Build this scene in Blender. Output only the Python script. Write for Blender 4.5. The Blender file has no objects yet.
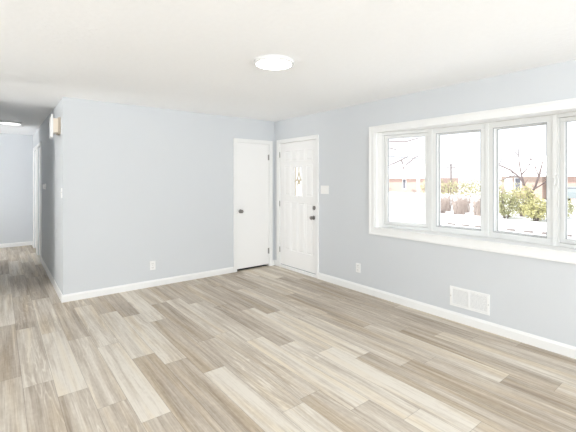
import bpy, bmesh, math, random
from math import sin, cos, pi, radians
from mathutils import Vector, Matrix

# ---------------------------------------------------------------- camera, light, exposure
S = bpy.context.scene
COL = S.collection
cam_d = bpy.data.cameras.new('camera')
cam = bpy.data.objects.new('camera', cam_d)
COL.objects.link(cam)
cam.location = (-3.7072, -5.1051, 1.4616)
cam.rotation_euler = (radians(90), 0, radians(-38.08))
cam_d.sensor_width = 36.0
cam_d.lens = 369.7 / 576 * 36.0
cam_d.shift_y = -(216 - 179.27) / 576
cam_d.clip_start = 0.05
cam_d.clip_end = 400
S.camera = cam

SKY_STRENGTH = 1.3
world = bpy.data.worlds.new('overcast_sky')
S.world = world
world.use_nodes = True
wn = world.node_tree
wn.nodes.clear()
w_out = wn.nodes.new('ShaderNodeOutputWorld')
w_bg = wn.nodes.new('ShaderNodeBackground')
w_bg.inputs['Strength'].default_value = SKY_STRENGTH
w_tc = wn.nodes.new('ShaderNodeTexCoord')
w_sep = wn.nodes.new('ShaderNodeSeparateXYZ')
w_ramp = wn.nodes.new('ShaderNodeValToRGB')
w_ramp.color_ramp.elements[0].position = 0.0
w_ramp.color_ramp.elements[0].color = (0.93, 0.95, 0.98, 1)
w_ramp.color_ramp.elements[1].position = 0.7
w_ramp.color_ramp.elements[1].color = (0.90, 0.95, 1.0, 1)
wn.links.new(w_tc.outputs['Generated'], w_sep.inputs[0])
wn.links.new(w_sep.outputs['Z'], w_ramp.inputs[0])
wn.links.new(w_ramp.outputs[0], w_bg.inputs['Color'])
wn.links.new(w_bg.outputs[0], w_out.inputs['Surface'])


# hazy sun over the roof, from behind the house onto the street side
sun_d = bpy.data.lights.new('hazy_sun', 'SUN')
sun_d.energy = 6.0
sun_d.angle = radians(6)
sun_d.color = (1.0, 0.98, 0.95)
sun = bpy.data.objects.new('hazy_sun', sun_d)
COL.objects.link(sun)
sun.location = (-10, 3, 14)
sun.rotation_euler = Vector((0.60, -0.16, -0.80)).to_track_quat('-Z', 'Y').to_euler()


def area(name, loc, rot, sx, sy, power, color=(1, 1, 1)):
    l = bpy.data.lights.new(name, 'AREA')
    l.shape = 'RECTANGLE'
    l.size, l.size_y = sx, sy
    l.energy = power
    l.color = color
    o = bpy.data.objects.new(name, l)
    COL.objects.link(o)
    o.location = loc
    o.rotation_euler = rot
    return o


# added fill lamps at invented windows, behind and to the left of the camera
area('rear_fill_light', (-3.2, -9.38, 1.35), (radians(121), 0, 0), 4.6, 2.0, 308, (0.91, 0.958, 1.0))
area('side_fill_light', (-7.38, -3.6, 1.35), (0, radians(-100), 0), 2.0, 4.0, 70, (0.91, 0.958, 1.0))
area('hall_strip_fill_light', (-7.38, 0.30, 1.45), (0, radians(-128), 0), 1.3, 0.6, 80, (1.0, 0.98, 0.95))  # added to make the lit strip at the hall corner
area('hall_end_fill_light', (-5.85, 2.1, 1.5), (0, radians(-128), 0), 1.3, 1.2, 92, (0.985, 0.99, 1.0))  # added to brighten the end of the hallway

S.view_settings.view_transform = 'Standard'
S.view_settings.look = 'None'
S.view_settings.gamma = 1.0
S.view_settings.use_curve_mapping = False
S.view_settings.exposure = 0.08
S.cycles.use_denoising = True
S.cycles.max_bounces = 14
S.cycles.diffuse_bounces = 8
S.cycles.transparent_max_bounces = 16
S.cycles.sample_clamp_indirect = 8.0
S.cycles.caustics_reflective = False
S.cycles.caustics_refractive = False


# ---------------------------------------------------------------- materials
def new_mat(name):
    m = bpy.data.materials.new(name)
    m.use_nodes = True
    nt = m.node_tree
    return m, nt, nt.nodes['Principled BSDF']


def mat(name, color, rough=0.5, metal=0.0, var=0.0, vscale=8.0, bump=0.0, bscale=60.0, bdetail=3.0, bdist=0.01, spec=0.5, coord='Object'):
    """procedural principled material: noise tint and noise bump"""
    m, nt, b = new_mat(name)
    b.inputs['Roughness'].default_value = rough
    b.inputs['Metallic'].default_value = metal
    b.inputs['Specular IOR Level'].default_value = spec
    tc = nt.nodes.new('ShaderNodeTexCoord')
    n = nt.nodes.new('ShaderNodeTexNoise')
    n.inputs['Scale'].default_value = vscale
    n.inputs['Detail'].default_value = 4
    nt.links.new(tc.outputs[coord], n.inputs['Vector'])
    mx = nt.nodes.new('ShaderNodeMix')
    mx.data_type = 'RGBA'
    c = color
    mx.inputs[6].default_value = (c[0] * (1 - var), c[1] * (1 - var), c[2] * (1 - var), 1)
    mx.inputs[7].default_value = (min(1, c[0] * (1 + var)), min(1, c[1] * (1 + var)), min(1, c[2] * (1 + var)), 1)
    nt.links.new(n.outputs['Fac'], mx.inputs[0])
    nt.links.new(mx.outputs[2], b.inputs['Base Color'])
    if bump > 0:
        n2 = nt.nodes.new('ShaderNodeTexNoise')
        n2.inputs['Scale'].default_value = bscale
        n2.inputs['Detail'].default_value = bdetail
        nt.links.new(tc.outputs[coord], n2.inputs['Vector'])
        bp = nt.nodes.new('ShaderNodeBump')
        bp.inputs['Strength'].default_value = bump
        bp.inputs['Distance'].default_value = bdist
        nt.links.new(n2.outputs['Fac'], bp.inputs['Height'])
        nt.links.new(bp.outputs[0], b.inputs['Normal'])
    return m


def glass_mat(name, tint=(1, 1, 1), gloss=0.05):
    m = bpy.data.materials.new(name)
    m.use_nodes = True
    nt = m.node_tree
    nt.nodes.clear()
    out = nt.nodes.new('ShaderNodeOutputMaterial')
    tr = nt.nodes.new('ShaderNodeBsdfTransparent')
    tr.inputs[0].default_value = (*tint, 1)
    gl = nt.nodes.new('ShaderNodeBsdfGlossy')
    gl.inputs['Roughness'].default_value = 0.03
    mix = nt.nodes.new('ShaderNodeMixShader')
    lw = nt.nodes.new('ShaderNodeLayerWeight')
    lw.inputs[0].default_value = 0.25
    mul = nt.nodes.new('ShaderNodeMath')
    mul.operation = 'MULTIPLY'
    mul.inputs[1].default_value = gloss * 4
    nt.links.new(lw.outputs['Fresnel'], mul.inputs[0])
    nt.links.new(mul.outputs[0], mix.inputs[0])
    nt.links.new(tr.outputs[0], mix.inputs[1])
    nt.links.new(gl.outputs[0], mix.inputs[2])
    nt.links.new(mix.outputs[0], out.inputs['Surface'])
    return m


def emit_mat(name, color, strength):
    m, nt, b = new_mat(name)
    b.inputs['Base Color'].default_value = (*color, 1)
    b.inputs['Emission Color'].default_value = (*color, 1)
    b.inputs['Emission Strength'].default_value = strength
    return m


def brick_mat(name, c1, c2, mortar, scale=1.0):
    m, nt, b = new_mat(name)
    b.inputs['Roughness'].default_value = 0.9
    tc = nt.nodes.new('ShaderNodeTexCoord')
    sp = nt.nodes.new('ShaderNodeSeparateXYZ')
    cb = nt.nodes.new('ShaderNodeCombineXYZ')
    ad = nt.nodes.new('ShaderNodeMath')
    nt.links.new(tc.outputs['Object'], sp.inputs[0])
    nt.links.new(sp.outputs['X'], ad.inputs[0])
    nt.links.new(sp.outputs['Y'], ad.inputs[1])
    nt.links.new(ad.outputs[0], cb.inputs['X'])
    nt.links.new(sp.outputs['Z'], cb.inputs['Y'])
    br = nt.nodes.new('ShaderNodeTexBrick')
    br.inputs['Color1'].default_value = (*c1, 1)
    br.inputs['Color2'].default_value = (*c2, 1)
    br.inputs['Mortar'].default_value = (*mortar, 1)
    br.inputs['Scale'].default_value = scale
    br.inputs['Brick Width'].default_value = 0.22
    br.inputs['Row Height'].default_value = 0.075
    br.inputs['Mortar Size'].default_value = 0.01
    nt.links.new(cb.outputs[0], br.inputs['Vector'])
    nt.links.new(br.outputs['Color'], b.inputs['Base Color'])
    return m


def floor_mat():
    m, nt, b = new_mat('vinyl_plank_floor')
    N = nt.nodes.new
    L = nt.links.new

    def attr(n):
        a = N('ShaderNodeAttribute')
        a.attribute_name = n
        return a

    def math_(op, a, bb=None, c=None):
        x = N('ShaderNodeMath')
        x.operation = op
        for i, v in enumerate((a, bb, c)):
            if v is None:
                continue
            if isinstance(v, (int, float)):
                x.inputs[i].default_value = v
            else:
                L(v, x.inputs[i])
        return x.outputs[0]

    tone, seed = attr('tone').outputs['Fac'], attr('seed').outputs['Fac']
    tc = N('ShaderNodeTexCoord')
    sep = N('ShaderNodeSeparateXYZ')
    L(tc.outputs['Object'], sep.inputs[0])
    X, Y = sep.outputs['X'], sep.outputs['Y']

    def vec(sx, sy, k):
        c = N('ShaderNodeCombineXYZ')
        L(math_('MULTIPLY', X, sx), c.inputs[0])
        L(math_('MULTIPLY', Y, sy), c.inputs[1])
        L(math_('MULTIPLY', seed, k), c.inputs[2])
        return c.outputs[0]

    def noise(v, scale, detail, dist=0.0):
        n = N('ShaderNodeTexNoise')
        n.inputs['Scale'].default_value = scale
        n.inputs['Detail'].default_value = detail
        n.inputs['Distortion'].default_value = dist
        L(v, n.inputs['Vector'])
        return n.outputs['Fac']

    fine = noise(vec(130, 4.0, 53), 1.0, 5)
    broad = noise(vec(14, 0.9, 91), 1.0, 3, 0.6)
    tex = noise(vec(60, 25, 17), 1.0, 2)
    # cathedral grain: rings of a stretched, wandering field
    field = noise(vec(6.0, 0.42, 211), 1.0, 3.0, 0.3)
    rings = math_('SINE', math_('MULTIPLY', field, 105.0))
    ring = math_('MULTIPLY', math_('POWER', math_('MAXIMUM', rings, 0.0), 4.0), 1.0)
    # only some planks show it
    has = math_('GREATER_THAN', math_('FRACT', math_('MULTIPLY', seed, 7.31)), 0.45)
    ring = math_('MULTIPLY', ring, has)
    zone = noise(vec(6.0, 1.4, 77), 1.0, 1.0)
    zone = math_('MULTIPLY', math_('MAXIMUM', math_('SUBTRACT', zone, 0.42), 0.0), 5.0)
    ring = math_('MULTIPLY', ring, math_('MINIMUM', zone, 1.0))
    v = math_('ADD', math_('MULTIPLY', math_('SUBTRACT', tone, 0.5), 0.86), 0.54)
    v = math_('ADD', v, math_('MULTIPLY', math_('SUBTRACT', broad, 0.5), 1.25))
    streak = noise(vec(38, 1.1, 131), 1.0, 3, 0.3)
    v = math_('ADD', v, math_('MULTIPLY', math_('SUBTRACT', streak, 0.5), 0.75))
    v = math_('ADD', v, math_('MULTIPLY', math_('SUBTRACT', fine, 0.5), 0.72))
    v = math_('ADD', v, math_('MULTIPLY', math_('SUBTRACT', tex, 0.5), 0.30))
    v = math_('ADD', v, math_('MULTIPLY', ring, 0.30))
    ramp = N('ShaderNodeValToRGB')
    r = ramp.color_ramp
    r.elements[0].position = 0.0
    r.elements[0].color = (*FLOOR_C[0], 1)
    r.elements[1].position = 1.0
    r.elements[1].color = (*FLOOR_C[2], 1)
    e = r.elements.new(0.5)
    e.color = (*FLOOR_C[1], 1)
    L(v, ramp.inputs[0])
    # tan streaks in some boards
    tan_n = noise(vec(10, 0.7, 311), 1.0, 2, 0.3)
    tan_f = math_('MINIMUM', math_('MULTIPLY', math_('MAXIMUM', math_('SUBTRACT', tan_n, 0.47), 0.0), 4.0), 0.8)
    tmx = N('ShaderNodeMix')
    tmx.data_type = 'RGBA'
    tmx.blend_type = 'MULTIPLY'
    L(tan_f, tmx.inputs[0])
    L(ramp.outputs[0], tmx.inputs[6])
    tmx.inputs[7].default_value = (1.0, 0.945, 0.84, 1)
    # seams between planks, from the plank's own uv (metres)
    uv = N('ShaderNodeUVMap')
    uv.uv_map = 'edge'
    su = N('ShaderNodeSeparateXYZ')
    L(uv.outputs[0], su.inputs[0])
    du = math_('MINIMUM', su.outputs['X'], math_('SUBTRACT', PLANK_W, su.outputs['X']))
    dv = math_('MINIMUM', su.outputs['Y'], math_('SUBTRACT', PLANK_L, su.outputs['Y']))
    d = math_('MINIMUM', du, dv)
    seam = math_('LESS_THAN', d, 0.0013)
    mx = N('ShaderNodeMix')
    mx.data_type = 'RGBA'
    L(math_('MULTIPLY', seam, 0.5), mx.inputs[0])
    L(tmx.outputs[2], mx.inputs[6])
    mx.inputs[7].default_value = (0.14, 0.11, 0.085, 1)
    L(mx.outputs[2], b.inputs['Base Color'])
    b.inputs['Roughness'].default_value = 0.5
    b.inputs['Specular IOR Level'].default_value = 0.35
    bp = N('ShaderNodeBump')
    bp.inputs['Strength'].default_value = 0.12
    bp.inputs['Distance'].default_value = 0.002
    L(fine, bp.inputs['Height'])
    L(bp.outputs[0], b.inputs['Normal'])
    return m


PLANK_W, PLANK_L = 0.18, 1.26
FLOOR_C = ((0.30, 0.242, 0.187), (0.505, 0.44, 0.362), (0.73, 0.68, 0.60))

M = {}
M['wall'] = mat('pale_blue_grey_wall_paint', (0.620, 0.640, 0.659), 0.75, var=0.012, vscale=3, bump=0.08, bscale=160, bdist=0.002, spec=0.25)
M['ceil'] = mat('stippled_white_ceiling', (0.912, 0.922, 0.932), 0.95, var=0.015, vscale=30, bump=0.32, bscale=22, bdetail=5, bdist=0.012, spec=0.1)
M['trim'] = mat('white_semi_gloss_trim', (0.82, 0.82, 0.808), 0.35, var=0.008, vscale=5)
M['vinyl'] = mat('white_vinyl_window_frame', (0.72, 0.725, 0.712), 0.4, var=0.008, vscale=5)
M['door'] = mat('white_door_paint', (0.835, 0.83, 0.82), 0.4, var=0.008, vscale=4)
M['gasket'] = mat('grey_glazing_gasket', (0.33, 0.34, 0.35), 0.7, var=0.05)
M['nickel'] = mat('brushed_nickel', (0.27, 0.255, 0.24), 0.28, metal=1.0, var=0.06, vscale=40)
M['hinge'] = mat('satin_nickel_hinge', (0.30, 0.29, 0.28), 0.4, metal=0.8, var=0.06, vscale=40)
M['brass'] = mat('brass_came', (0.58, 0.49, 0.33), 0.4, metal=0.3, var=0.08)
M['plastic'] = mat('white_plastic_plate', (0.84, 0.835, 0.82), 0.35, var=0.006)
M['slot'] = mat('dark_slot', (0.06, 0.06, 0.06), 0.8, var=0.1)
M['ventwhite'] = mat('white_enamelled_vent', (0.84, 0.84, 0.83), 0.4, var=0.01)
M['ventdark'] = mat('grey_duct_shadow', (0.35, 0.35, 0.35), 0.8, var=0.05)
M['chimebody'] = mat('cream_chime_body', (0.84, 0.75, 0.63), 0.5, var=0.03)
M['chimewood'] = mat('tan_chime_backboard', (0.56, 0.47, 0.37), 0.6, var=0.08, vscale=20)
M['glass'] = glass_mat('clear_window_glass')
M['lampglow'] = emit_mat('glowing_diffuser', (1.0, 0.985, 0.96), 8)
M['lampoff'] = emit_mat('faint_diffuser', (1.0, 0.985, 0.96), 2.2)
M['lamprim'] = mat('white_lamp_rim', (0.75, 0.745, 0.735), 0.4, var=0.01)
M['dark'] = mat('closet_shade_black', (0.04, 0.04, 0.04), 0.9, var=0.05)  # near-black colour stands in for the shade inside the closet
M['floor'] = floor_mat()
M['snow'] = mat('fresh_snow', (0.90, 0.91, 0.93), 0.85, var=0.02, vscale=0.4, bump=0.3, bscale=1.5, bdist=0.1)
M['brickpink'] = brick_mat('pink_red_brick', (0.50, 0.335, 0.285), (0.44, 0.295, 0.25), (0.5, 0.42, 0.37))
M['brickbeige'] = brick_mat('beige_brick', (0.45, 0.33, 0.27), (0.38, 0.28, 0.23), (0.48, 0.42, 0.37))
M['housetrim'] = mat('white_house_trim', (0.8, 0.8, 0.8), 0.6, var=0.02)
M['darkglass'] = mat('dark_house_window', (0.16, 0.16, 0.18), 0.2, var=0.1)
M['bark'] = mat('grey_brown_bark', (0.19, 0.15, 0.145), 0.9, var=0.25, vscale=12)
M['twig'] = mat('purple_brown_twigs', (0.47, 0.40, 0.36), 0.9, var=0.25, vscale=12)
M['leafy'] = mat('yellow_green_foliage', (0.46, 0.44, 0.22), 0.8, var=0.25, vscale=3)
M['leafg'] = mat('olive_green_foliage', (0.36, 0.36, 0.20), 0.8, var=0.3, vscale=3)
M['hedge'] = mat('yellow_hedge_foliage', (0.47, 0.445, 0.28), 0.8, var=0.3, vscale=2)
M['stone'] = mat('grey_kerb_stone', (0.20, 0.175, 0.165), 0.9, var=0.25, vscale=6)
M['pole'] = mat('weathered_pole_wood', (0.22, 0.19, 0.18), 0.9, var=0.2)
M['cable'] = mat('black_cable', (0.05, 0.05, 0.055), 0.7, var=0.1)
M['carpaint'] = mat('teal_grey_car_paint', (0.25, 0.285, 0.29), 0.3, var=0.03)
M['tyre'] = mat('black_tyre', (0.03, 0.03, 0.03), 0.8, var=0.1)


# ---------------------------------------------------------------- mesh helpers
class MB:
    def __init__(self):
        self.v, self.f = [], []
        self.T = None

    def add(self, vs, fs):
        n = len(self.v)
        for p in vs:
            p = Vector(p)
            self.v.append(self.T @ p if self.T else p)
        for f in fs:
            self.f.append([i + n for i in f])
        return self

    def box(self, x0, x1, y0, y1, z0, z1):
        x0, x1 = sorted((x0, x1)); y0, y1 = sorted((y0, y1)); z0, z1 = sorted((z0, z1))
        return self.add([(x0, y0, z0), (x1, y0, z0), (x1, y1, z0), (x0, y1, z0), (x0, y0, z1), (x1, y0, z1), (x1, y1, z1), (x0, y1, z1)],
                        [(0, 3, 2, 1), (4, 5, 6, 7), (0, 1, 5, 4), (1, 2, 6, 5), (2, 3, 7, 6), (3, 0, 4, 7)])

    def frustum(self, axis, a0, a1, r0, r1):
        """rect r=(u0,u1,v0,v1) at coordinate a0 tapering to rect r1 at a1, along axis"""
        def P(a, u, v):
            return {'x': (a, u, v), 'y': (u, a, v), 'z': (u, v, a)}[axis]
        vs = []
        for a, r in ((a0, r0), (a1, r1)):
            vs += [P(a, r[0], r[2]), P(a, r[1], r[2]), P(a, r[1], r[3]), P(a, r[0], r[3])]
        return self.add(vs, [(0, 3, 2, 1), (4, 5, 6, 7), (0, 1, 5, 4), (1, 2, 6, 5), (2, 3, 7, 6), (3, 0, 4, 7)])

    def prism(self, poly, z0, z1):
        n = len(poly)
        vs = [(x, y, z0) for x, y in poly] + [(x, y, z1) for x, y in poly]
        return self.add(vs, [list(range(n))[::-1], list(range(n, 2 * n))] + [(i, (i + 1) % n, n + (i + 1) % n, n + i) for i in range(n)])

    def lathe(self, prof, o, axis, n=24):
        """profile [(r, h)] turned about an axis through o"""
        ax = Vector(axis).normalized()
        u = ax.orthogonal().normalized()
        w = ax.cross(u)
        o = Vector(o)
        vs, fs = [], []
        for r, h in prof:
            for k in range(n):
                a = 2 * pi * k / n
                vs.append(o + ax * h + (u * cos(a) + w * sin(a)) * max(r, 1e-5))
        m = len(prof)
        for i in range(m - 1):
            for k in range(n):
                k2 = (k + 1) % n
                fs.append((i * n + k, i * n + k2, (i + 1) * n + k2, (i + 1) * n + k))
        fs.append(list(range(n))[::-1])
        fs.append([(m - 1) * n + k for k in range(n)])
        return self.add(vs, fs)

    def tube(self, pts, rad, n=6):
        pts = [Vector(p) for p in pts]
        rs = rad if isinstance(rad, (list, tuple)) else [rad] * len(pts)
        vs, fs = [], []
        u = None
        for i, p in enumerate(pts):
            d = (pts[min(i + 1, len(pts) - 1)] - pts[max(i - 1, 0)]).normalized()
            u = d.orthogonal().normalized() if u is None else (u - d * u.dot(d)).normalized()
            w = d.cross(u)
            for k in range(n):
                a = 2 * pi * k / n
                vs.append(p + (u * cos(a) + w * sin(a)) * rs[i])
        for i in range(len(pts) - 1):
            for k in range(n):
                k2 = (k + 1) % n
                fs.append((i * n + k, i * n + k2, (i + 1) * n + k2, (i + 1) * n + k))
        fs.append(list(range(n))[::-1])
        fs.append([(len(pts) - 1) * n + k for k in range(n)])
        return self.add(vs, fs)

    def build(self, name, material, parent=None, bevel=0.0, smooth=False):
        off = Vector((0, 0, 0))
        p = parent
        while p is not None:
            off += Vector(p.location)
            p = p.parent
        if parent is None and self.v:
            # origin at the base of the thing
            xs = [v.x for v in self.v]; ys = [v.y for v in self.v]; zs = [v.z for v in self.v]
            off = Vector(((min(xs) + max(xs)) / 2, (min(ys) + max(ys)) / 2, min(zs)))
            if name in ('floor',):
                off = Vector((0, 0, 0))
        me = bpy.data.meshes.new(name)
        me.from_pydata([tuple(v - off) for v in self.v], [], self.f)
        bm = bmesh.new()
        bm.from_mesh(me)
        bmesh.ops.recalc_face_normals(bm, faces=bm.faces)
        bm.to_mesh(me)
        bm.free()
        if smooth:
            me.polygons.foreach_set('use_smooth', [True] * len(me.polygons))
            try:
                me.set_sharp_from_angle(angle=radians(40))
            except Exception:
                pass
        me.materials.append(material)
        o = bpy.data.objects.new(name, me)
        COL.objects.link(o)
        if parent is None:
            o.location = off
        else:
            o.parent = parent
        if bevel > 0:
            b = o.modifiers.new('bevel', 'BEVEL')
            b.width = bevel
            b.segments = 2
            b.limit_method = 'ANGLE'
        return o


def thing(name, loc, label=None, cat=None, group=None, kind=None):
    o = bpy.data.objects.new(name, None)
    COL.objects.link(o)
    o.empty_display_size = 0.1
    o.location = loc
    return tag(o, label, cat, group, kind)


def tag(o, label=None, cat=None, group=None, kind=None):
    if label: o['label'] = label
    if cat: o['category'] = cat
    if group: o['group'] = group
    if kind: o['kind'] = kind
    return o


def struct(name, mb, m, label=None, cat=None, bevel=0.0):
    o = mb.build(name, m, None, bevel)
    return tag(o, label, cat, None, 'structure')


# ---------------------------------------------------------------- the room shell
HX = -3.104          # corner where the back wall turns into the hallway
CH = 2.44            # ceiling height
XL, YR = -7.5, -9.5  # far left wall and wall behind the camera
HE = 4.87            # end of the hallway
HL = -4.02           # left side of the hallway
KY = 0.70            # where the hallway's left wall begins


def make_floor():
    rnd = random.Random(4)
    rows = {-1: (-0.67, {0: .35, 1: .6, 2: .45}), 0: (-2.2, {-2: .3, -1: .65, 0: .9, 1: .45}), 1: (-1.25, {0: .38, 1: .6, 2: .5}),
            2: (-2.82, {-2: .4, -1: .7, 0: .85, 1: .5}), 3: (-0.7, {0: .45, 1: .85, 2: .4, 3: .5}), 4: (-0.95, {0: .3, 1: .85, 2: .32, 3: .45}),
            5: (-1.26, {-1: .4, 0: .8, 1: .35, 2: .92, 3: .85}), 6: (-2.0, {-1: .5, 0: .3, 1: .55, 2: .75}), 7: (-3.22, {-2: .4, -1: .75, 0: .6, 1: .45}),
            8: (-3.51, {-2: .3, -1: .7, 0: .85, 1: .6}), 9: (-2.51, {-1: .5, 0: .35, 1: .8, 2: .85}), 10: (-4.07, {-2: .3, -1: .75, 0: .95, 1: .7}),
            11: (-3.07, {-1: .3, 0: .75, 1: .35, 2: .6}), 12: (-3.37, {-2: .4, -1: .7, 0: .65, 1: .3}), 13: (-2.2, {-1: .3, 0: .4, 1: .45, 2: .5}),
            14: (-3.95, {-1: .3, 0: .72, 1: .3}), 15: (-4.23, {-1: .4, 0: .3, 1: .65}), 16: (-3.23, {-1: .3, 0: .4, 1: .7}), 17: (-3.48, {-1: .35, 0: .25, 1: .5}), 18: (-3.79, {-1: .3, 0: .5, 1: .3})}
    me = bpy.data.meshes.new('floor')
    vs, fs, tone, seed, uvs = [], [], [], [], []
    r0 = int((XL + 3.392) / PLANK_W) - 1
    for r in range(r0, 20):
        x0 = max(-3.392 + r * PLANK_W, XL); x1 = min(x0 + PLANK_W, 0.0) if r >= 19 else -3.392 + (r + 1) * PLANK_W
        x1 = min(x1, 0.0)
        if x1 - x0 < 1e-4:
            continue
        ye, tones = rows.get(r, (rnd.uniform(-PLANK_L, 0), {}))
        # plank k spans y from ye-k*L (near) to ye-k*L+L (far)
        for k in range(-7, 10):
            far, near = ye - (k - 1) * PLANK_L, ye - k * PLANK_L
            y1, y0 = min(far, HE), max(near, YR)
            if y1 - y0 < 1e-3:
                continue
            n = len(vs)
            vs += [(x0, y0, 0), (x1, y0, 0), (x1, y1, 0), (x0, y1, 0)]
            fs.append((n, n + 1, n + 2, n + 3))
            t = tones.get(k, rnd.choice((.3, .38, .45, .55, .65, .8)))
            tone.append(t); seed.append(rnd.random())
            uvs += [(0, y0 - near), (PLANK_W, y0 - near), (PLANK_W, y1 - near), (0, y1 - near)]
    # underside so that the floor has thickness
    n = len(vs)
    vs += [(XL, YR, -0.02), (0, YR, -0.02), (0, HE, -0.02), (XL, HE, -0.02)]
    fs.append((n + 3, n + 2, n + 1, n)); tone.append(.5); seed.append(.5); uvs += [(0, 0)] * 4
    me.from_pydata(vs, [], fs)
    for nm, dat in (('tone', tone), ('seed', seed)):
        a = me.attributes.new(nm, 'FLOAT', 'FACE')
        a.data.foreach_set('value', dat)
    uv = me.uv_layers.new(name='edge')
    for i, c in enumerate(uvs):
        uv.data[i].uv = c
    me.materials.append(M['floor'])
    o = bpy.data.objects.new('floor', me)
    COL.objects.link(o)
    tag(o, kind='structure')


make_floor()
struct('ceiling', MB().box(XL - .1, 0.15, YR - .1, HE + .1, CH, CH + .15), M['ceil'])

# openings
CD = (-0.738, -0.114, 2.048)            # closet door opening x0, x1, head
ED = (-1.056, -0.146, 2.06)             # entry door opening y0, y1, head
WY0, WY1, WZ0, WZ1 = -4.60, -2.135, 0.866, 2.04   # window opening


def wall_with(axis_plane, a0, a1, b0, b1, holes, z1=CH):
    """boxes of a wall spanning b (x or y) with rectangular holes [(b0,b1,z0,z1)]"""
    mb = MB()
    holes = sorted(holes)
    cur = b0

    def bx(u0, u1, v0, v1):
        if u1 - u0 < 1e-5 or v1 - v0 < 1e-5:
            return
        if axis_plane == 'x':
            mb.box(a0, a1, u0, u1, v0, v1)
        else:
            mb.box(u0, u1, a0, a1, v0, v1)
    for h in holes:
        bx(cur, h[0], 0, z1)
        bx(h[0], h[1], 0, h[2])
        bx(h[0], h[1], h[3], z1)
        cur = h[1]
    bx(cur, b1, 0, z1)
    return mb


struct('wall_back', wall_with('y', 0, 0.12, HX, 0.0, [(CD[0], CD[1], 0, CD[2])]), M['wall'])
struct('wall_window', wall_with('x', 0, 0.15, YR, HE, [(ED[0], ED[1], 0, ED[2]), (WY0 - .012, WY1 + .012, WZ0 - .03, WZ1 + .03)]), M['wall'])
DA, DB = (2.78, 3.46, 2.06), (3.70, 4.40, 2.06)   # two hallway doors
struct('wall_hall_right', wall_with('x', HX, HX + .12, 0.12, HE, [(DA[0], DA[1], 0, DA[2]), (DB[0], DB[1], 0, DB[2])]), M['wall'])
struct('wall_hall_end', MB().box(-6.0, 0.0, HE, HE + .12, 0, CH), M['wall'])
struct('wall_hall_left', MB().box(HL - .12, HL, KY, 2.95, 0, CH), M['wall'])
struct('wall_added_side_room', wall_with('x', -6.12, -6.0, KY + .12, HE + .12, [(1.5, 2.7, 0.85, 2.15)]), M['wall'])  # unseen side room, added so a fill lamp reaches the hall end
struct('wall_light_block', MB().box(XL, -3.95, -0.50, -0.38, 0, CH), M['wall'])  # unseen wall added to keep the side fill light out of the hall
struct('wall_kitchen', MB().box(XL, HL - .12, KY, KY + .12, 0, CH), M['wall'])
struct('wall_left', wall_with('x', XL - .12, XL, YR, KY + .12, [(-5.6, -1.6, 0.35, 2.2), (-0.05, 0.65, 0.8, 2.1)]), M['wall'])
struct('wall_rear', wall_with('y', YR - .12, YR, XL - .12, 0.15, [(-5.5, -0.9, 0.35, 2.2)]), M['wall'])
# closet behind the white door
struct('wall_closet', MB().box(-1.0, 0.0, 0.75, 0.80, 0, CH).box(-1.05, -1.0, 0.12, 0.80, 0, CH), M['dark'])
struct('trim_closet_gap_shade', MB().box(-0.99, -0.005, 0.042, 0.75, 0.0005, 0.004), M['dark'])  # dark sheet added to paint the shade in the gap under the door
# bedrooms behind the two hall doors
struct('wall_bedroom', MB().box(HX + .6, HX + .65, 2.5, 4.8, 0, CH), M['wall'])


# simple windows added in unseen walls to carry the fill lamps
def added_window(n, axis, a, b0, b1, z0, z1, panes):
    w = thing('window_%d' % n, ((a, (b0 + b1) / 2, z0) if axis == 'x' else ((b0 + b1) / 2, a, z0)), kind='structure')
    fr, gl = MB(), MB()

    def bx(mb, u0, u1, v0, v1, d=.04):
        if axis == 'x':
            mb.box(a - d, a + d, u0, u1, v0, v1)
        else:
            mb.box(u0, u1, a - d, a + d, v0, v1)
    bx(fr, b0, b1, z0, z0 + .05); bx(fr, b0, b1, z1 - .05, z1)
    for i in range(panes + 1):
        c = b0 + (b1 - b0) * i / panes
        bx(fr, max(b0, c - .03), min(b1, c + .03), z0 + .05, z1 - .05)
    for i in range(panes):
        c0 = b0 + (b1 - b0) * i / panes; c1 = b0 + (b1 - b0) * (i + 1) / panes
        bx(gl, c0 + .03, c1 - .03, z0 + .05, z1 - .05, .003)
    fr.build('frame', M['vinyl'], w)
    gl.build('pane', M['glass'], w)


added_window(2, 'x', XL - .06, -5.6, -1.6, 0.35, 2.2, 4)
added_window(3, 'x', XL - .06, -0.05, 0.65, 0.8, 2.1, 2)
added_window(5, 'x', -6.06, 1.5, 2.7, 0.85, 2.15, 2)
added_window(4, 'y', YR - .06, -5.5, -0.9, 0.35, 2.2, 4)


# baseboards: flat board with an eased top
def baseboard(name, runs, h=0.088, t=0.015):
    """runs: [(axis, a, side, b0, b1)] side = direction the board sticks out from plane a"""
    mb = MB()
    for axis, a, s, b0, b1 in runs:
        prof = [(0, 0), (t, 0), (t, h - .022), (t * .6, h - .008), (t * .45, h), (0, h)]
        vs = []
        for b in (b0, b1):
            for p, z in prof:
                vs.append((a + s * p, b, z) if axis == 'x' else (b, a + s * p, z))
        n = len(prof)
        mb.add(vs, [list(range(n))[::-1], list(range(n, 2 * n))] + [(i, (i + 1) % n, n + (i + 1) % n, n + i) for i in range(n)])
    return struct(name, mb, M['trim'])


baseboard('baseboard_back', [('y', 0, -1, HX - .015, -0.802), ('y', 0, -1, -0.05, 0.0)])
baseboard('baseboard_window', [('x', 0, -1, YR, -1.116), ('x', 0, -1, -0.086, -0.015)], h=0.094)
baseboard('baseboard_hall_right', [('x', HX, -1, 0.0, DA[0] - .07), ('x', HX, -1, DA[1] + .07, DB[0] - .07), ('x', HX, -1, DB[1] + .07, HE)])
baseboard('baseboard_hall_end', [('y', HE, -1, -6.0, HX - .015)])
baseboard('baseboard_hall_left', [('x', HL, 1, KY, 2.95)])


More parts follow.
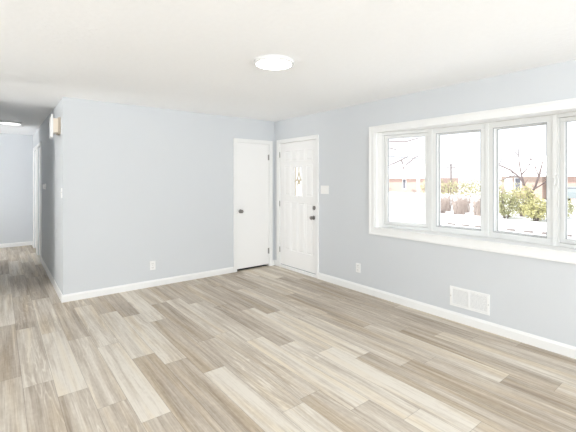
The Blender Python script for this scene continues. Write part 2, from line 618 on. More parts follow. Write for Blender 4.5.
# ---------------------------------------------------------------- closet door
def knob(mb, o, ax, r=0.027):
    mb.lathe([(0.031, 0), (0.031, 0.004), (0.026, 0.009), (0.012, 0.012), (0.011, 0.030), (0.018, 0.036), (r, 0.045), (r * 1.02, 0.055), (r * .8, 0.066), (r * .35, 0.071), (0.0, 0.072)], o, ax, 20)


def hinge(parent, o, axis):
    """knuckle plus leaf; axis = 'x' door in a y-plane, 'y' door in an x-plane"""
    x, y, z = o
    mb = MB()
    mb.lathe([(.0075, -.046), (.0075, -.016), (.0065, -.0155), (.0065, -.0145), (.0075, -.014), (.0075, .014), (.0065, .0145), (.0065, .0155), (.0075, .016), (.0075, .046), (.004, .051)], o, (0, 0, 1), 10)
    if axis == 'x':
        mb.box(x - .017, x + .017, y + .002, y + .012, z - .045, z + .045)
    else:
        mb.box(x + .002, x + .012, y - .017, y + .017, z - .045, z + .045)
    mb.build('hinge', M['hinge'], parent, smooth=False)


d1 = thing('door_1', (-.426, 0, 0), 'plain flat white closet door on the back wall', 'door', kind='structure')
MB().box(CD[0] + .006, CD[1] - .004, 0.004, 0.038, 0.034, CD[2] - .004).build('door_leaf', M['door'], d1, bevel=0.002)
mb = MB()
for (a0, a1, z0, z1) in ((-0.800, CD[0], 0, 2.108), (CD[1], -0.052, 0, 2.108), (CD[0], CD[1], CD[2], 2.108)):
    mb.box(a0, a1, -0.014, 0.0, z0, z1)
# raised outer back-band
mb.box(-0.800, -0.786, -0.020, -0.014, 0, 2.108).box(-0.066, -0.052, -0.020, -0.014, 0, 2.108).box(-0.786, -0.066, -0.020, -0.014, 2.094, 2.108)
mb.build('casing', M['trim'], d1, bevel=0.002)
mb = MB().box(CD[0] - .004, CD[0] + .004, 0.0, 0.12, 0, CD[2]).box(CD[1] - .003, CD[1] + .004, 0.0, 0.12, 0, CD[2]).box(CD[0] + .004, CD[1] - .003, 0.0, 0.12, CD[2] - .003, CD[2] + .004)
mb.build('jamb', M['trim'], d1)
mb = MB(); knob(mb, (-0.672, 0.004, 0.951), (0, -1, 0)); mb.build('knob', M['nickel'], d1, smooth=True)
MB().box(-0.7345, -0.7285, -0.0008, 0.006, 0.915, 0.985).build('latch_plate', M['hinge'], d1)
for z in (1.828, 0.258):
    hinge(d1, (-0.118, -0.006, z), 'x')

# ---------------------------------------------------------------- entry door with panels and a leaded lite
d2 = thing('door_2', (0, -.6, 0), 'white panelled entry door with narrow leaded glass lite', 'door', kind='structure')
FX = 0.022      # room side face of the leaf
Y0, Y1 = ED[0] + .004, ED[1] - .004
LY0, LY1, LZ0, LZ1 = -0.692, -0.505, 1.20, 1.655
mb = MB()
mb.box(FX, FX + .042, Y0, LY0, 0.05, 2.055).box(FX, FX + .042, LY1, Y1, 0.05, 2.055)
mb.box(FX, FX + .042, LY0, LY1, 0.05, LZ0).box(FX, FX + .042, LY0, LY1, LZ1, 2.055)
leaf = mb.build('door_leaf', M['door'], d2)


def panel(mb, y0, y1, z0, z1):
    """moulded rim around a raised centre field"""
    w = .016
    for (a0, a1, b0, b1) in ((y0, y1, z0, z0 + w), (y0, y1, z1 - w, z1), (y0, y0 + w, z0 + w, z1 - w), (y1 - w, y1, z0 + w, z1 - w)):
        mb.frustum('x', FX, FX - .007, (a0, a1, b0, b1), (a0 + .004, a1 - .004, b0 + .004, b1 - .004))
    mb.frustum('x', FX, FX - .006, (y0 + .026, y1 - .026, z0 + .026, z1 - .026), (y0 + .04, y1 - .04, z0 + .04, z1 - .04))


pw = 0.158
ys = [-1.056 + .105 + i * (pw + .022) for i in range(4)]
pan = []
for y in ys:
    pan.append((y, y + pw, 1.745, 1.93))
    pan.append((y, y + pw, 0.30, 1.10))
for y in (ys[0], ys[3]):
    pan.append((y, y + pw, 1.19, 1.69))
for p_ in pan:
    mb = MB(); panel(mb, *p_); mb.build('panel', M['door'], leaf)
# lite: rim, pane, brass came
w = .02
mb = MB()
for (a0, a1, b0, b1) in ((LY0 - w, LY1 + w, LZ0 - w, LZ0 + .004), (LY0 - w, LY1 + w, LZ1 - .004, LZ1 + w), (LY0 - w, LY0 + .004, LZ0 + .004, LZ1 - .004), (LY1 - .004, LY1 + w, LZ0 + .004, LZ1 - .004)):
    mb.frustum('x', FX + .004, FX - .009, (a0, a1, b0, b1), (a0 + .004, a1 - .004, b0 + .003, b1 - .003))
lite = mb.build('lite_frame', M['door'], d2)
MB().box(FX + .024, FX + .028, LY0, LY1, LZ0, LZ1).build('pane', M['glass'], lite)
mb = MB()
yc, zc = (LY0 + LY1) / 2, (LZ0 + LZ1) / 2
gx = FX + .022


def came(pts, r=.008):
    mb.tube([(gx, a, b) for a, b in pts], r, 6)


came([(yc, LZ1), (yc, zc + .15)]); came([(yc, LZ0), (yc, zc - .15)])
came([(yc, zc + .15), (yc + .038, zc + .03), (yc, zc - .03), (yc - .038, zc + .03), (yc, zc + .15)])
came([(yc, zc + .03), (yc + .032, zc - .06), (yc, zc - .15), (yc - .032, zc - .06), (yc, zc + .03)])
came([(yc + .038, zc + .03), (LY1, zc)]); came([(yc - .038, zc + .03), (LY0, zc)])
came([(LY0 + .014, LZ0), (LY0 + .014, LZ1)], .004); came([(LY1 - .014, LZ0), (LY1 - .014, LZ1)], .006)
mb.build('came', M['brass'], lite)
mb = MB()
for (a0, a1, z0, z1) in ((-1.111, ED[0], 0, 2.118), (ED[1], -0.086, 0, 2.118), (ED[0], ED[1], ED[2], 2.118)):
    mb.box(-0.014, 0.0, a0, a1, z0, z1)
mb.box(-.020, -.014, -1.111, -1.097, 0, 2.118).box(-.020, -.014, -.100, -.086, 0, 2.118).box(-.020, -.014, -1.097, -.100, 2.104, 2.118)
mb.build('casing', M['trim'], d2, bevel=0.002)
mb = MB().box(0, .15, ED[0] - .01, ED[0] + .0015, 0, ED[2]).box(0, .15, ED[1] - .0015, ED[1] + .01, 0, ED[2]).box(0, .15, ED[0], ED[1], ED[2] - .002, ED[2] + .01)
mb.build('jamb', M['trim'], d2)
MB().box(-.012, .15, ED[0] + .002, ED[1] - .002, 0.0, 0.042).build('sill', M['trim'], d2, bevel=0.003)
MB().box(FX - .004, FX + .02, Y0 + .005, Y1 - .005, 0.0425, 0.0495).build('weather_strip', M['gasket'], d2)
mb = MB(); knob(mb, (FX, -0.972, 0.884), (-1, 0, 0)); mb.build('knob', M['nickel'], d2, smooth=True)
mb = MB()
mb.lathe([(0.030, 0), (0.030, 0.006), (0.024, 0.014), (0.010, 0.016), (0.0, 0.0165)], (FX, -0.985, 1.032), (-1, 0, 0), 20)
mb.box(FX - .030, FX - .014, -0.990, -0.980, 1.012, 1.052)
mb.build('deadbolt', M['nickel'], d2, smooth=True)
for z in (1.869, 1.055, 0.291):
    hinge(d2, (-0.006, -0.136, z), 'y')


# ---------------------------------------------------------------- hallway doors (seen at a grazing angle)
def hall_door(n, d, label):
    t = thing('door_%d' % n, (HX, (d[0] + d[1]) / 2, 0), label, 'door', kind='structure')
    MB().box(HX + .012, HX + .046, d[0] + .003, d[1] - .003, 0.022, d[2] - .003).build('door_leaf', M['door'], t)
    mb = MB()
    for (a0, a1, z0, z1) in ((d[0] - .065, d[0], 0, d[2] + .065), (d[1], d[1] + .065, 0, d[2] + .065), (d[0], d[1], d[2], d[2] + .065)):
        mb.box(HX - .020, HX, a0, a1, z0, z1)
    mb.build('casing', M['trim'], t, bevel=.003)


hall_door(3, DA, 'white hallway door nearest the living room')
hall_door(4, DB, 'white hallway door at the far end of the hall')

# ---------------------------------------------------------------- bow window
win = thing('window_1', (0.0, (WY0 + WY1) / 2, WZ0), 'wide white bow window of four tall panes', 'window', kind='structure')
# casing with a stepped profile
cw = 0.077
c0, c1, c2, c3 = WY0 - cw, WY1 + cw, WZ0 - .094, WZ1 + .082
mb = MB()
mb.box(-.016, 0, c0, WY0, c2, c3).box(-.016, 0, WY1, c1, c2, c3).box(-.016, 0, WY0, WY1, c2, WZ0).box(-.016, 0, WY0, WY1, WZ1, c3)
bb = .02
mb.box(-.026, -.016, c0, c0 + bb, c2, c3).box(-.026, -.016, c1 - bb, c1, c2, c3).box(-.026, -.016, c0 + bb, c1 - bb, c2, c2 + bb).box(-.026, -.016, c0 + bb, c1 - bb, c3 - bb, c3)
ib = .012
mb.box(-.022, -.016, WY0 - ib, WY0, WZ0 - ib, WZ1 + ib).box(-.022, -.016, WY1, WY1 + ib, WZ0 - ib, WZ1 + ib)
mb.box(-.022, -.016, WY0, WY1, WZ0 - ib, WZ0).box(-.022, -.016, WY0, WY1, WZ1, WZ1 + ib)
mb.build('casing', M['trim'], win, bevel=.003)
# bow geometry: four 0.6 m units turning 13.5, 4.5, -4.5, -13.5 degrees
UW = 0.600
P = Vector((0.055, WY1 - .062))
units = []
path = [Vector((0.055, WY1 - .062))]
for a in (13.5, 4.5, -4.5, -13.5):
    d = Vector((sin(radians(a)), -cos(radians(a))))
    units.append((P.copy(), d, a))
    P = P + d * UW
    path.append(P.copy())
out = [Vector((p.x + .10, p.y)) for p in path]
board = [(0.0, WY1)] + [(0.06, WY1)] + [(p.x, p.y) for p in out] + [(0.06, WY0), (0.0, WY0)]
MB().prism(board, WZ0 - .03, WZ0).build('seat_board', M['trim'], win)
MB().prism(board, WZ1, WZ1 + .03).build('head_board', M['trim'], win)
MB().prism([(.0, WY1), (.15, WY1), (.15, WY1 - .075), (.056, WY1 - .066), (.05, WY1 - .012), (0, WY1 - .012)], WZ0, WZ1).build('side_jamb', M['trim'], win)
MB().prism([(.0, WY0), (.15, WY0), (.15, P.y), (.056, P.y), (.05, WY0 + .012), (0, WY0 + .012)], WZ0, WZ1).build('side_jamb', M['trim'], win)


def unit_T(Pu, d):
    # local u along the unit, w outwards, z up
    n = Vector((-d.y, d.x))      # outward (+x side)
    if n.x < 0:
        n = -n
    return Matrix(((d.x, n.x, 0, Pu.x), (d.y, n.y, 0, Pu.y), (0, 0, 1, 0), (0, 0, 0, 1)))


def ring(mb, u0, u1, z0, z1, w, d0, d1):
    mb.box(u0, u1, d0, d1, z0, z0 + w).box(u0, u1, d0, d1, z1 - w, z1)
    mb.box(u0, u0 + w, d0, d1, z0 + w, z1 - w).box(u1 - w, u1, d0, d1, z0 + w, z1 - w)


FB, FT = WZ0, WZ1
for i, (Pu, d, a) in enumerate(units):
    T = unit_T(Pu, d)
    case = i in (0, 3)
    mb = MB(); mb.T = T
    if case:
        # frame, then an operable sash set slightly back
        ring(mb, 0.0, UW, FB, FT, .036, 0.0, .095)
        fr = mb.build('frame', M['vinyl'], win, bevel=.003)
        mb = MB(); mb.T = T
        ring(mb, .038, UW - .038, FB + .038, FT - .038, .036, .012, .06)
        sash = mb.build('sash', M['vinyl'], win, bevel=.004)
        g0, gz0, gz1, gd = .074, FB + .074, FT - .074, .036
        mb = MB(); mb.T = T
        ring(mb, g0 - .001, UW - g0 + .001, gz0 - .001, gz1 + .001, .004, gd - .006, gd + .004)
        mb.build('gasket', M['gasket'], sash)
        mb = MB(); mb.T = T
        mb.box(g0, UW - g0, gd - .002, gd + .002, gz0, gz1); mb.build('pane', M['glass'], sash)
        # crank operator on the lower rail, latch lever on the stile
        mb = MB(); mb.T = T
        cu = .12 if i == 0 else UW - .12
        mb.box(cu - .045, cu + .045, -.016, .0, FB + .006, FB + .026)
        mb.tube([(cu, -.012, FB + .02), (cu, -.03, FB + .028), (cu + .05, -.034, FB + .034), (cu + .085, -.032, FB + .034)], .006, 8)
        mb.lathe([(.009, -.008), (.011, 0), (.009, .012), (0, .014)], Vector((cu + .09, -.032, FB + .034)), (0, -1, 0), 10)
        mb.build('crank', M['vinyl'], win, smooth=True)
        mb = MB(); mb.T = T
        lu = UW - .022 if i == 0 else .018
        mb.box(lu - .009, lu + .009, -.008, 0, 1.40, 1.50)
        mb.tube([(lu, -.008, 1.455), (lu, -.022, 1.47), (lu - .004, -.028, 1.42)], [.008, .008, .006], 8)
        mb.build('latch', M['vinyl'], win, smooth=True)
    else:
        # fixed light: deep frame with a thin grey line round the glass
        ring(mb, 0.0, UW, FB, FT, .062, 0.0, .07)
        fr = mb.build('frame', M['vinyl'], win, bevel=.003)
        mb = MB(); mb.T = T
        ring(mb, .060, UW - .060, FB + .060, FT - .060, .0045, -.0012, .004)
        mb.build('bead_line', M['gasket'], fr)
        mb = MB(); mb.T = T
        ring(mb, .058, UW - .058, FB + .058, FT - .058, .012, .062, .095)
        mb.build('glazing_stop', M['vinyl'], fr)
        mb = MB(); mb.T = T
        ring(mb, .0705, UW - .0705, FB + .0705, FT - .0705, .003, .060, .068)
        mb.build('gasket', M['gasket'], fr)
        mb = MB(); mb.T = T
        mb.box(.068, UW - .068, .068, .072, FB + .068, FT - .068); mb.build('pane', M['glass'], fr)
# mullion posts closing the small wedges between units
for p, q in zip(path[1:-1], (units[1], units[2], units[3])):
    MB().prism([(p.x - .008, p.y + .016), (p.x - .008, p.y - .016), (p.x + .10, p.y - .02), (p.x + .10, p.y + .02)], WZ0, WZ1).build('mullion', M['vinyl'], win, bevel=.002)


# ---------------------------------------------------------------- ceiling lights
def disc_light(x, y, r, label, glow):
    t = thing('ceiling_light', (x, y, CH), label, 'ceiling light')
    MB().lathe([(r - .006, 0), (r, -.003), (r, -.024), (r - .006, -.030), (r - .018, -.0305), (r - .020, -.026)], (x, y, CH), (0, 0, 1), 48).build('rim', M['lamprim'], t, smooth=True)
    MB().lathe([(r - .018, -.026), (r - .018, -.030), (r * .6, -.037), (r * .3, -.0395), (0, -.040)], (x, y, CH), (0, 0, 1), 48).build('diffuser', M['lampglow'] if glow else M['lampoff'], t, smooth=True)
    return t


disc_light(-1.912, -2.625, 0.165, 'glowing round flush ceiling light in the middle of the living room ceiling', True)
disc_light(-3.55, 2.80, 0.165, 'dim round flush ceiling light on the hallway ceiling', False)


# ---------------------------------------------------------------- wall plates
def outlet(plane, c, zc, label):
    """duplex outlet; plane 'x' (on the window wall) or 'y' (on the back wall)"""
    loc = (0, c, zc) if plane == 'x' else (c, 0, zc)
    t = thing('wall_outlet', loc, label, 'wall outlet')

    def bx(mb, u0, u1, d0, d1, z0, z1):
        if plane == 'x':
            mb.box(-d1, -d0, c + u0, c + u1, zc + z0, zc + z1)
        else:
            mb.box(c + u0, c + u1, -d1, -d0, zc + z0, zc + z1)
        return mb
    bx(MB(), -.038, .038, 0, .006, -.060, .060).build('cover_plate', M['plastic'], t, bevel=.002)
    for s in (-1, 1):
        r = bx(MB(), -.017, .017, .006, .009, s * .027 - .016, s * .027 + .016).build('receptacle', M['plastic'], t, bevel=.002)
        mb = MB()
        bx(mb, -.009, -.006, .009, .0096, s * .027 - .002, s * .027 + .008)
        bx(mb, .006, .009, .009, .0096, s * .027 - .002, s * .027 + .008)
        bx(mb, -.002, .002, .009, .0096, s * .027 - .010, s * .027 - .006)
        mb.build('slot', M['slot'], r)
    bx(MB(), -.003, .003, .006, .0075, -.003, .003).build('screw', M['hinge'], t)


outlet('y', -2.052, 0.287, 'white outlet low on the back wall left of the closet door')
outlet('x', -1.865, 0.303, 'white outlet low on the window wall between entry door and window')

t = thing('light_switch', (0, -1.236, 1.31), 'wide white triple switch plate beside the entry door', 'light switch')
MB().box(-.006, 0, -1.236 - .083, -1.236 + .083, 1.25, 1.37).build('cover_plate', M['plastic'], t, bevel=.002)
for k in (-1, 0, 1):
    yy = -1.236 + k * .046
    MB().box(-.0085, -.006, yy - .017, yy + .017, 1.276, 1.344).frustum('x', -.0085, -.0115, (yy - .015, yy + .015, 1.278, 1.312), (yy - .015, yy + .015, 1.280, 1.290)).build('rocker', M['plastic'], t, bevel=.001)

t = thing('light_switch', (HX, 0.075, 1.295), 'narrow white toggle switch plate round the corner from the back wall', 'light switch')
MB().box(HX - .006, HX, .04, .11, 1.235, 1.355).build('cover_plate', M['plastic'], t, bevel=.002)
MB().frustum('x', HX - .006, HX - .024, (.068, .082, 1.285, 1.305), (.070, .080, 1.300, 1.314)).build('toggle', M['plastic'], t)

t = thing('thermostat', (HX, 1.98, 1.345), 'small round white thermostat on the dark hallway wall', 'thermostat')
MB().lathe([(.048, 0), (.048, .010), (.044, .014)], (HX, 1.98, 1.345), (-1, 0, 0), 28).build('base_plate', M['plastic'], t, smooth=True)
MB().lathe([(.042, .014), (.042, .034), (.036, .042), (0, .044)], (HX, 1.98, 1.345), (-1, 0, 0), 28).build('dial', M['plastic'], t, smooth=True)

# door chime high on the hall wall
t = thing('door_chime', (HX, 0.29, 1.97), 'cream door chime box with white cover high at the hallway corner', 'door chime')
MB().box(HX - .026, HX, .195, .40, 2.02, 2.222).build('backboard', M['chimewood'], t, bevel=.002)
MB().box(HX - .078, HX - .026, .205, .39, 2.036, 2.208).build('body', M['chimebody'], t, bevel=.003)
MB().box(HX - .098, HX - .078, .19, .405, 1.975, 2.235).build('cover', M['plastic'], t, bevel=.004)
MB().lathe([(.004, 0), (.011, .006), (.011, .02), (.004, .028)], (HX - .088, .20, 2.228), (0, 0, 1), 12).build('finial', M['plastic'], t, smooth=True)

# return air vent
t = thing('air_vent', (0, -3.3125, 0.158), 'white two-panel air return vent low under the window', 'air vent')
VY0, VY1, VZ0, VZ1 = -3.511, -3.114, 0.156, 0.356
mb = MB()
for (a0, a1, b0, b1) in ((VY0, VY1, VZ0, VZ0 + .024), (VY0, VY1, VZ1 - .024, VZ1), (VY0, VY0 + .028, VZ0 + .024, VZ1 - .024), (VY1 - .028, VY1, VZ0 + .024, VZ1 - .024), (-3.324, -3.301, VZ0 + .024, VZ1 - .024)):
    mb.box(-.009, 0, a0, a1, b0, b1)
mb.build('frame', M['ventwhite'], t, bevel=.002)
MB().box(-.0012, 0, VY0 + .02, VY1 - .02, VZ0 + .015, VZ1 - .015).build('duct_shade_sheet', M['ventdark'], t)  # grey sheet painting the duct's shade behind the louvers
for (a0, a1) in ((VY0 + .028, -3.324), (-3.301, VY1 - .028)):
    mb = MB()
    n = 13
    for k in range(n):
        z = VZ0 + .024 + (VZ1 - VZ0 - .048) * (k + .5) / n
        mb.add([(-.0075, a0, z - .0042), (-.0075, a1, z - .0042), (-.0025, a1, z + .0036), (-.0025, a0, z + .0036),
                (-.0065, a0, z - .0052), (-.0065, a1, z - .0052), (-.0015, a1, z + .0026), (-.0015, a0, z + .0026)],
               [(0, 1, 2, 3), (7, 6, 5, 4), (0, 4, 5, 1), (1, 5, 6, 2), (2, 6, 7, 3), (3, 7, 4, 0)])
    mb.build('louvers', M['ventwhite'], t)
for y in (VY0 + .012, VY1 - .012):
    MB().lathe([(.004, 0), (.004, .0015), (.002, .0022)], (-.009, y, (VZ0 + VZ1) / 2), (-1, 0, 0), 10).build('screw', M['hinge'], t)

# ---------------------------------------------------------------- outdoors
GZ = -0.60
rnd = random.Random(11)


def make_ground():
    vs, fs = [], []
    xs = [-40 + i * 4 for i in range(46)]
    ys_ = [-60 + i * 4 for i in range(41)]
    for x in xs:
        for y in ys_:
            near = 1 if (-10 < x < 4 and -12 < y < 9) else 0
            vs.append((x, y, GZ - .02 + (0 if near else 0.05 * sin(x * .7 + y * .3) + .04 * sin(y * .9 - x * .2))))
    n = len(ys_)
    for i in range(len(xs) - 1):
        for j in range(n - 1):
            fs.append((i * n + j, (i + 1) * n + j, (i + 1) * n + j + 1, i * n + j + 1))
    mb = MB(); mb.add(vs, fs)
    o = mb.build('ground', M['snow'], None, smooth=True)
    tag(o, kind='structure')


make_ground()
struct('trim_foundation', MB().box(XL - .12, .15, YR - .12, HE + .12, GZ - .15, -0.021), M['stone'])


def house(x, y0, y1, depth, eave, wallm, label, openings):
    t = thing('house', (x + depth / 2, (y0 + y1) / 2, GZ), label, 'house')
    MB().box(x, x + depth, y0, y1, GZ - .2, eave).build('wall', wallm, t)
    ov = .45
    rz = eave + depth * .24
    vs = []
    for y in (y0 - ov, y1 + ov):
        vs += [(x - ov, y, eave - .02), (x + depth / 2, y, rz), (x + depth + ov, y, eave - .02), (x + depth + ov, y, eave + .14), (x + depth / 2, y, rz + .2), (x - ov, y, eave + .14)]
    MB().add(vs, [(5, 4, 3, 2, 1, 0), (6, 7, 8, 9, 10, 11)] + [(i, (i + 1) % 6, 6 + (i + 1) % 6, 6 + i) for i in range(6)]).build('roof', M['snow'], t)
    for y in (y0, y1 - .1):
        MB().add([(x, y, eave), (x + depth, y, eave), (x + depth / 2, y, rz - .05), (x, y + .1, eave), (x + depth, y + .1, eave), (x + depth / 2, y + .1, rz - .05)],
                 [(0, 2, 1), (3, 4, 5), (0, 1, 4, 3), (1, 2, 5, 4), (2, 0, 3, 5)]).build('gable', M['housetrim'], t)
    MB().box(x - ov - .02, x - ov, y0 - ov, y1 + ov, eave - .06, eave + .02).build('gutter', M['housetrim'], t)
    for kind, a0, a1, z0, z1 in openings:
        f = MB()
        w = .09
        f.box(x - .05, x, a0, a1, z0, z0 + w).box(x - .05, x, a0, a1, z1 - w, z1).box(x - .05, x, a0, a0 + w, z0 + w, z1 - w).box(x - .05, x, a1 - w, a1, z0 + w, z1 - w)
        o = f.build('window_frame' if kind == 'w' else 'door_frame', M['housetrim'], t)
        MB().box(x - .02, x, a0 + w, a1 - w, z0 + w, z1 - w).build('pane' if kind == 'w' else 'door_leaf', M['darkglass'] if kind == 'w' else M['housetrim'], o)
    return t


house(47, 25.6, 36.5, 9, 1.66, M['brickpink'], 'pink brick house with snowy roof across the street, seen through the leftmost pane',
      [('w', 29.3, 30.0, -.1, 1.5), ('d', 26.9, 27.5, -.55, 1.5)])
house(41, 8.9, 12.9, 9, 1.80, M['brickbeige'], 'beige house with white door behind the bushes, seen through the third pane',
      [('d', 11.75, 12.55, -.5, 1.6), ('w', 10.85, 11.55, .1, 1.65)])
house(41, -3.5, 7.4, 9, 1.80, M['brickpink'], 'red brick house behind the parked car, seen through the rightmost pane',
      [('w', 3.4, 5.0, .3, 1.5), ('w', -1.0, .6, .3, 1.5)])


def car(x, y, label):
    t = thing('parked_car', (x, y, GZ), label, 'car')
    # profile along y (length 4.4 m), width along x 1.75
    prof = [(-2.2, .35), (2.2, .35), (2.2, .85), (1.5, .95), (.95, 1.38), (-1.1, 1.40), (-1.75, 1.0), (-2.2, .92)]
    vs = []
    for dx in (-.87, .87):
        for py, pz in prof:
            ins = .12 if pz > 1.2 else 0
            vs.append((x + dx - math.copysign(ins, dx), y + py, GZ + pz))
    n = len(prof)
    MB().add(vs, [list(range(n))[::-1], list(range(n, 2 * n))] + [(i, (i + 1) % n, n + (i + 1) % n, n + i) for i in range(n)]).build('car_body', M['carpaint'], t, bevel=.05)
    mb = MB()
    mb.add([(x - .84, y - 1.2, GZ + 1.0), (x - .84, y + 1.3, GZ + 1.0), (x - .78, y + .9, GZ + 1.32), (x - .78, y - 1.0, GZ + 1.32),
            (x - .80, y - 1.2, GZ + 1.0), (x - .80, y + 1.3, GZ + 1.0), (x - .74, y + .9, GZ + 1.32), (x - .74, y - 1.0, GZ + 1.32)],
           [(0, 1, 2, 3), (7, 6, 5, 4), (0, 4, 5, 1), (1, 5, 6, 2), (2, 6, 7, 3), (3, 7, 4, 0)])
    mb.build('side_window', M['darkglass'], t)
    for wy in (-1.35, 1.35):
        for wx in (-.8, .62):
            MB().lathe([(.30, 0), (.33, .03), (.33, .15), (.30, .18)], (x + wx, y + wy, GZ + .33), (1, 0, 0), 20).build('wheel', M['tyre'], t)


car(37.0, 4.6, 'teal-grey parked car on the snow, at the right edge of the window')


def leaves(mb, c, r, n, size, rnd, lo=0.0):
    """n small bent leaf clusters in an ellipsoid shell"""
    for _ in range(n):
        while True:
            p = Vector((rnd.uniform(-1, 1), rnd.uniform(-1, 1), rnd.uniform(-.9, 1)))
            if .25 < p.length < 1 and p.z > lo - 1:
                break
        k = 1 + .16 * sin(p.x * 7 + p.y * 5) + .12 * sin(p.z * 9 + p.x * 3)
        q = Vector((c[0] + p.x * r[0] * k, c[1] + p.y * r[1] * k, max(GZ + .03, c[2] + p.z * r[2] * k)))
        d = Vector((rnd.gauss(0, 1), rnd.gauss(0, 1), rnd.gauss(.4, .8))).normalized()
        u = d.orthogonal().normalized()
        w = d.cross(u)
        s = size * rnd.uniform(.6, 1.4)
        mb.add([q - u * s * .5, q + w * s * .3 + d * s * .1, q + u * s * .6, q - w * s * .3 + d * s * .1], [(0, 1, 2, 3)])


def bush(x, y, rx, ry, h, m, label, n=2400, size=.08, group=None):
    t = thing('bush', (x, y, GZ), label, 'bush', group)
    mb = MB()
    leaves(mb, (x, y, GZ + h * .5), (rx, ry, h * .5), n, size, rnd)
    mb.build('foliage', m, t)
    mb = MB()
    for _ in range(14):
        a = rnd.uniform(0, 2 * pi)
        k = rnd.uniform(.3, .85)
        e = Vector((x + cos(a) * rx * k, y + sin(a) * ry * k, GZ + h * rnd.uniform(.6, .98)))
        b = Vector((x + cos(a) * rx * .12, y + sin(a) * ry * .12, GZ - .05))
        mb.tube([b, (b + e) / 2 + Vector((0, 0, h * .08)), e], [.022, .015, .006], 5)
    mb.build('branch', M['bark'], t)
    return t


bush(17.6, 3.25, .62, .66, 1.45, M['leafg'], 'olive green bush on the snow at the left of the third pane')
bush(19.4, 3.1, .75, .82, 1.72, M['leafy'], 'tall yellow-green bush in the middle of the third pane')
bush(17.6, 1.85, .62, .62, 1.05, M['leafy'], 'low yellow-green bush below the bare tree')
bush(19.2, 1.35, .66, .72, 1.2, M['leafg'], 'low olive bush at the right edge of the third pane')


def twig_bush(x, y, r, h, label):
    t = thing('bare_shrub', (x, y, GZ), label, 'shrub')
    mb = MB()
    for _ in range(95):
        a = rnd.uniform(0, 2 * pi); k = rnd.uniform(0, 1) ** .5
        b = Vector((x + cos(a) * r * k * .85, y + sin(a) * r * k * .85, GZ - .05))
        a2 = a + rnd.gauss(0, .5)
        e = Vector((x + cos(a2) * r * min(1, k + .1), y + sin(a2) * r * min(1, k + .1), GZ + h * rnd.uniform(.55, 1.0)))
        mid = (b + e) / 2 + Vector((rnd.gauss(0, .06), rnd.gauss(0, .06), 0))
        mb.tube([b, mid, e], [.014, .011, .006], 4)
        for _ in range(3):
            f = mid + (e - mid) * rnd.uniform(-.6, .6)
            g = f + Vector((rnd.gauss(0, .12), rnd.gauss(0, .12), rnd.uniform(-.05, .25)))
            mb.tube([f, g], [.008, .005], 4)
    mb.build('stem', M['twig'], t)


for (xx, yy, lab) in ((18.0, 7.20, 'bare twiggy shrub at the left of the front row in the second pane'), (18.0, 5.98, 'bare twiggy shrub in the middle of the front row in the second pane'),
                      (18.0, 4.76, 'bare twiggy shrub at the right of the front row in the second pane'), (19.6, 7.75, 'bare twiggy shrub at the left of the back row in the second pane'),
                      (19.6, 6.50, 'bare twiggy shrub in the middle of the back row in the second pane'), (19.6, 5.25, 'bare twiggy shrub at the right of the back row in the second pane')):
    twig_bush(xx, yy, .40, 1.12, lab)

# clipped yellow hedge further back, one plant beside the next
t = thing('hedge', (29, 11.6, GZ), 'long yellow-green hedge behind the bare shrubs in the second pane', 'hedge')
mb = MB()
for k in range(9):
    leaves(mb, (29 + rnd.uniform(-.2, .2), 8.2 + k * .85, GZ + 1.25), (.7, .75, .75), 230, .16, rnd)
mb.build('foliage', M['hedge'], t)
mb = MB()
for k in range(9):
    y_ = 8.2 + k * .85
    for j in range(3):
        mb.tube([(29, y_ + (j - 1) * .1, GZ - .05), (29 + rnd.uniform(-.2, .2), y_ + (j - 1) * .3, GZ + 1.5)], [.03, .012], 5)
mb.build('stem', M['bark'], t)
# low dark shrubs in front of the pink house
for yy, hh, lab in ((32.0, .75, 'small dark shrub at the left of the pink brick house'), (27.0, .65, 'small dark shrub at the right of the pink brick house')):
    bush(45.6, yy, .7, .9, hh, M['twig'], lab, n=160, size=.16)


# bare trees, limbs laid out one by one
t = thing('bare_tree', (20.6, 2.98, GZ), 'spreading bare tree rising behind the bushes in the third pane', 'tree')
MB().tube([(20.6, 2.96, GZ - .1), (20.6, 2.98, -.08), (20.6, 3.03, .26), (20.6, 3.18, .55)], [.13, .12, .11, .09], 8).build('trunk', M['bark'], t, smooth=True)
for r0, limb in ((.070, [(20.6, 3.18, .50), (20.7, 3.44, 1.07), (20.8, 3.7, 1.54), (20.7, 4.19, 2.02), (20.6, 4.82, 2.34)]),
                 (.050, [(20.68, 3.42, 1.03), (20.5, 3.54, 1.71), (20.4, 3.60, 2.30), (20.5, 3.70, 2.90)]),
                 (.075, [(20.6, 3.18, .50), (20.4, 2.82, .96), (20.3, 2.58, 1.65), (20.4, 2.43, 2.44)]),
                 (.040, [(20.79, 3.68, 1.51), (20.9, 4.03, 1.66), (20.9, 4.42, 1.60), (20.8, 4.82, 1.35)]),
                 (.050, [(20.42, 2.85, .92), (20.2, 2.53, 1.08), (20.1, 2.19, 1.31)]),
                 (.036, [(20.5, 3.54, 1.68), (20.7, 3.28, 2.18), (20.8, 3.08, 2.58)]),
                 (.036, [(20.3, 2.59, 1.62), (20.2, 2.72, 2.11), (20.3, 2.82, 2.57)])):
    MB().tube(limb, [r0] + [r0 * .75] * (len(limb) - 2) + [r0 * .4], 6).build('branch', M['bark'], t, smooth=True)
    R = random.Random(int(r0 * 1000) + len(limb))
    for p in limb[1:]:
        for _ in range(2):
            q = Vector(p)
            d = Vector((R.gauss(0, .2), R.gauss(0, .35), R.uniform(.1, .45)))
            MB().tube([q, q + d * .6, q + d + Vector((0, R.gauss(0, .08), .05))], [.020, .016, .010], 4).build('twig', M['bark'], t)
t = thing('bare_tree', (12, 8.6, GZ), 'bare tree with thin branches seen through the leftmost pane', 'tree')
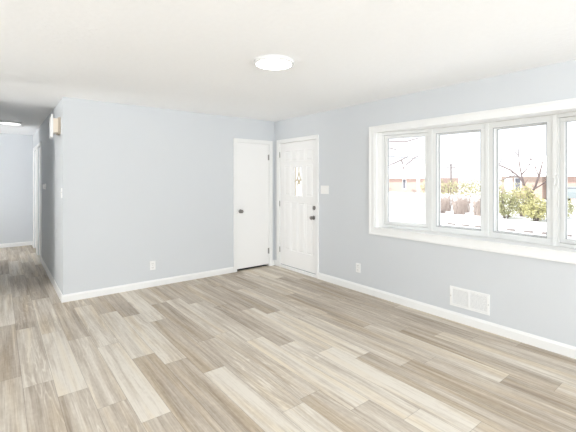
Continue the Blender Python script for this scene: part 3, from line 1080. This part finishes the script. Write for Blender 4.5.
MB().tube([(12, 8.6, GZ - .1), (12, 8.5, 1.0), (12.05, 8.35, 2.2), (12, 8.4, 3.6), (12.1, 8.2, 5.2)], [.13, .11, .09, .06, .03], 8).build('trunk', M['bark'], t, smooth=True)
for limb in ([(12.05, 8.36, 1.9), (12, 7.6, 1.95), (12, 6.64, 2.14), (12.1, 5.92, 2.42), (12.2, 5.6, 2.6)],
             [(12, 6.9, 2.08), (12, 6.5, 2.06), (12.1, 5.80, 2.0), (12.1, 5.2, 1.83), (12, 4.92, 1.78)],
             [(12.1, 5.92, 2.42), (12.1, 5.82, 2.2), (12.1, 5.80, 2.02)],
             [(12.1, 5.80, 2.02), (12.05, 5.5, 2.24), (12, 5.13, 2.48), (12, 4.9, 2.56)],
             [(12, 8.4, 3.3), (12, 7.3, 3.42), (12, 6.2, 3.36), (12, 5.6, 3.30), (12, 4.9, 3.42)],
             [(12, 7.3, 3.42), (12, 6.7, 3.1), (12.1, 6.2, 2.95)]):
    MB().tube(limb, [.034] + [.026] * (len(limb) - 2) + [.016], 5).build('branch', M['bark'], t, smooth=True)

# utility pole and overhead cable
t = thing('utility_pole', (44, 20.4, GZ), 'thin utility pole far behind the hedge in the second pane', 'utility pole')
MB().lathe([(.12, 0), (.09, 4.1), (.03, 4.15)], (44, 20.4, GZ), (0, 0, 1), 10).build('post', M['pole'], t)
MB().box(43.95, 44.05, 19.8, 21.0, 2.95, 3.05).build('crossarm', M['pole'], t)
MB().tube([(44, 20.4, 3.3), (40, 21.5, 3.55), (36, 20.0, 3.55), (28, 18.5, 3.60), (24, 19.2, 3.55), (20, 21.0, 3.7)][:1] + [(36, 20.05, 3.90), (28, 19.0, 3.90), (24, 18.95, 3.70), (16, 19.5, 3.6)], .022, 5).build('cable', M['cable'], t)

# kerb stones showing through the snow, a row parallel to the house
spots = [(3.55 - i * .62) for i in range(9)]
labels = ['grey kerb stone in the snow, %s of its row' % s for s in
          ('leftmost', 'second from the left', 'third from the left', 'fourth from the left', 'middle', 'fourth from the right', 'third from the right', 'second from the right', 'rightmost')]
for yy, lab in zip(spots, labels):
    x = 12.5
    w = rnd.uniform(.15, .20)
    o = MB().frustum('z', GZ - .05, GZ + .07, (x - .10, x + .10, yy - w, yy + w), (x - .06, x + .07, yy - w * .85, yy + w * .8)).build('kerb_stone', M['stone'], None, bevel=.02)
    tag(o, lab, 'kerb stone', 'kerb stones in the snow')
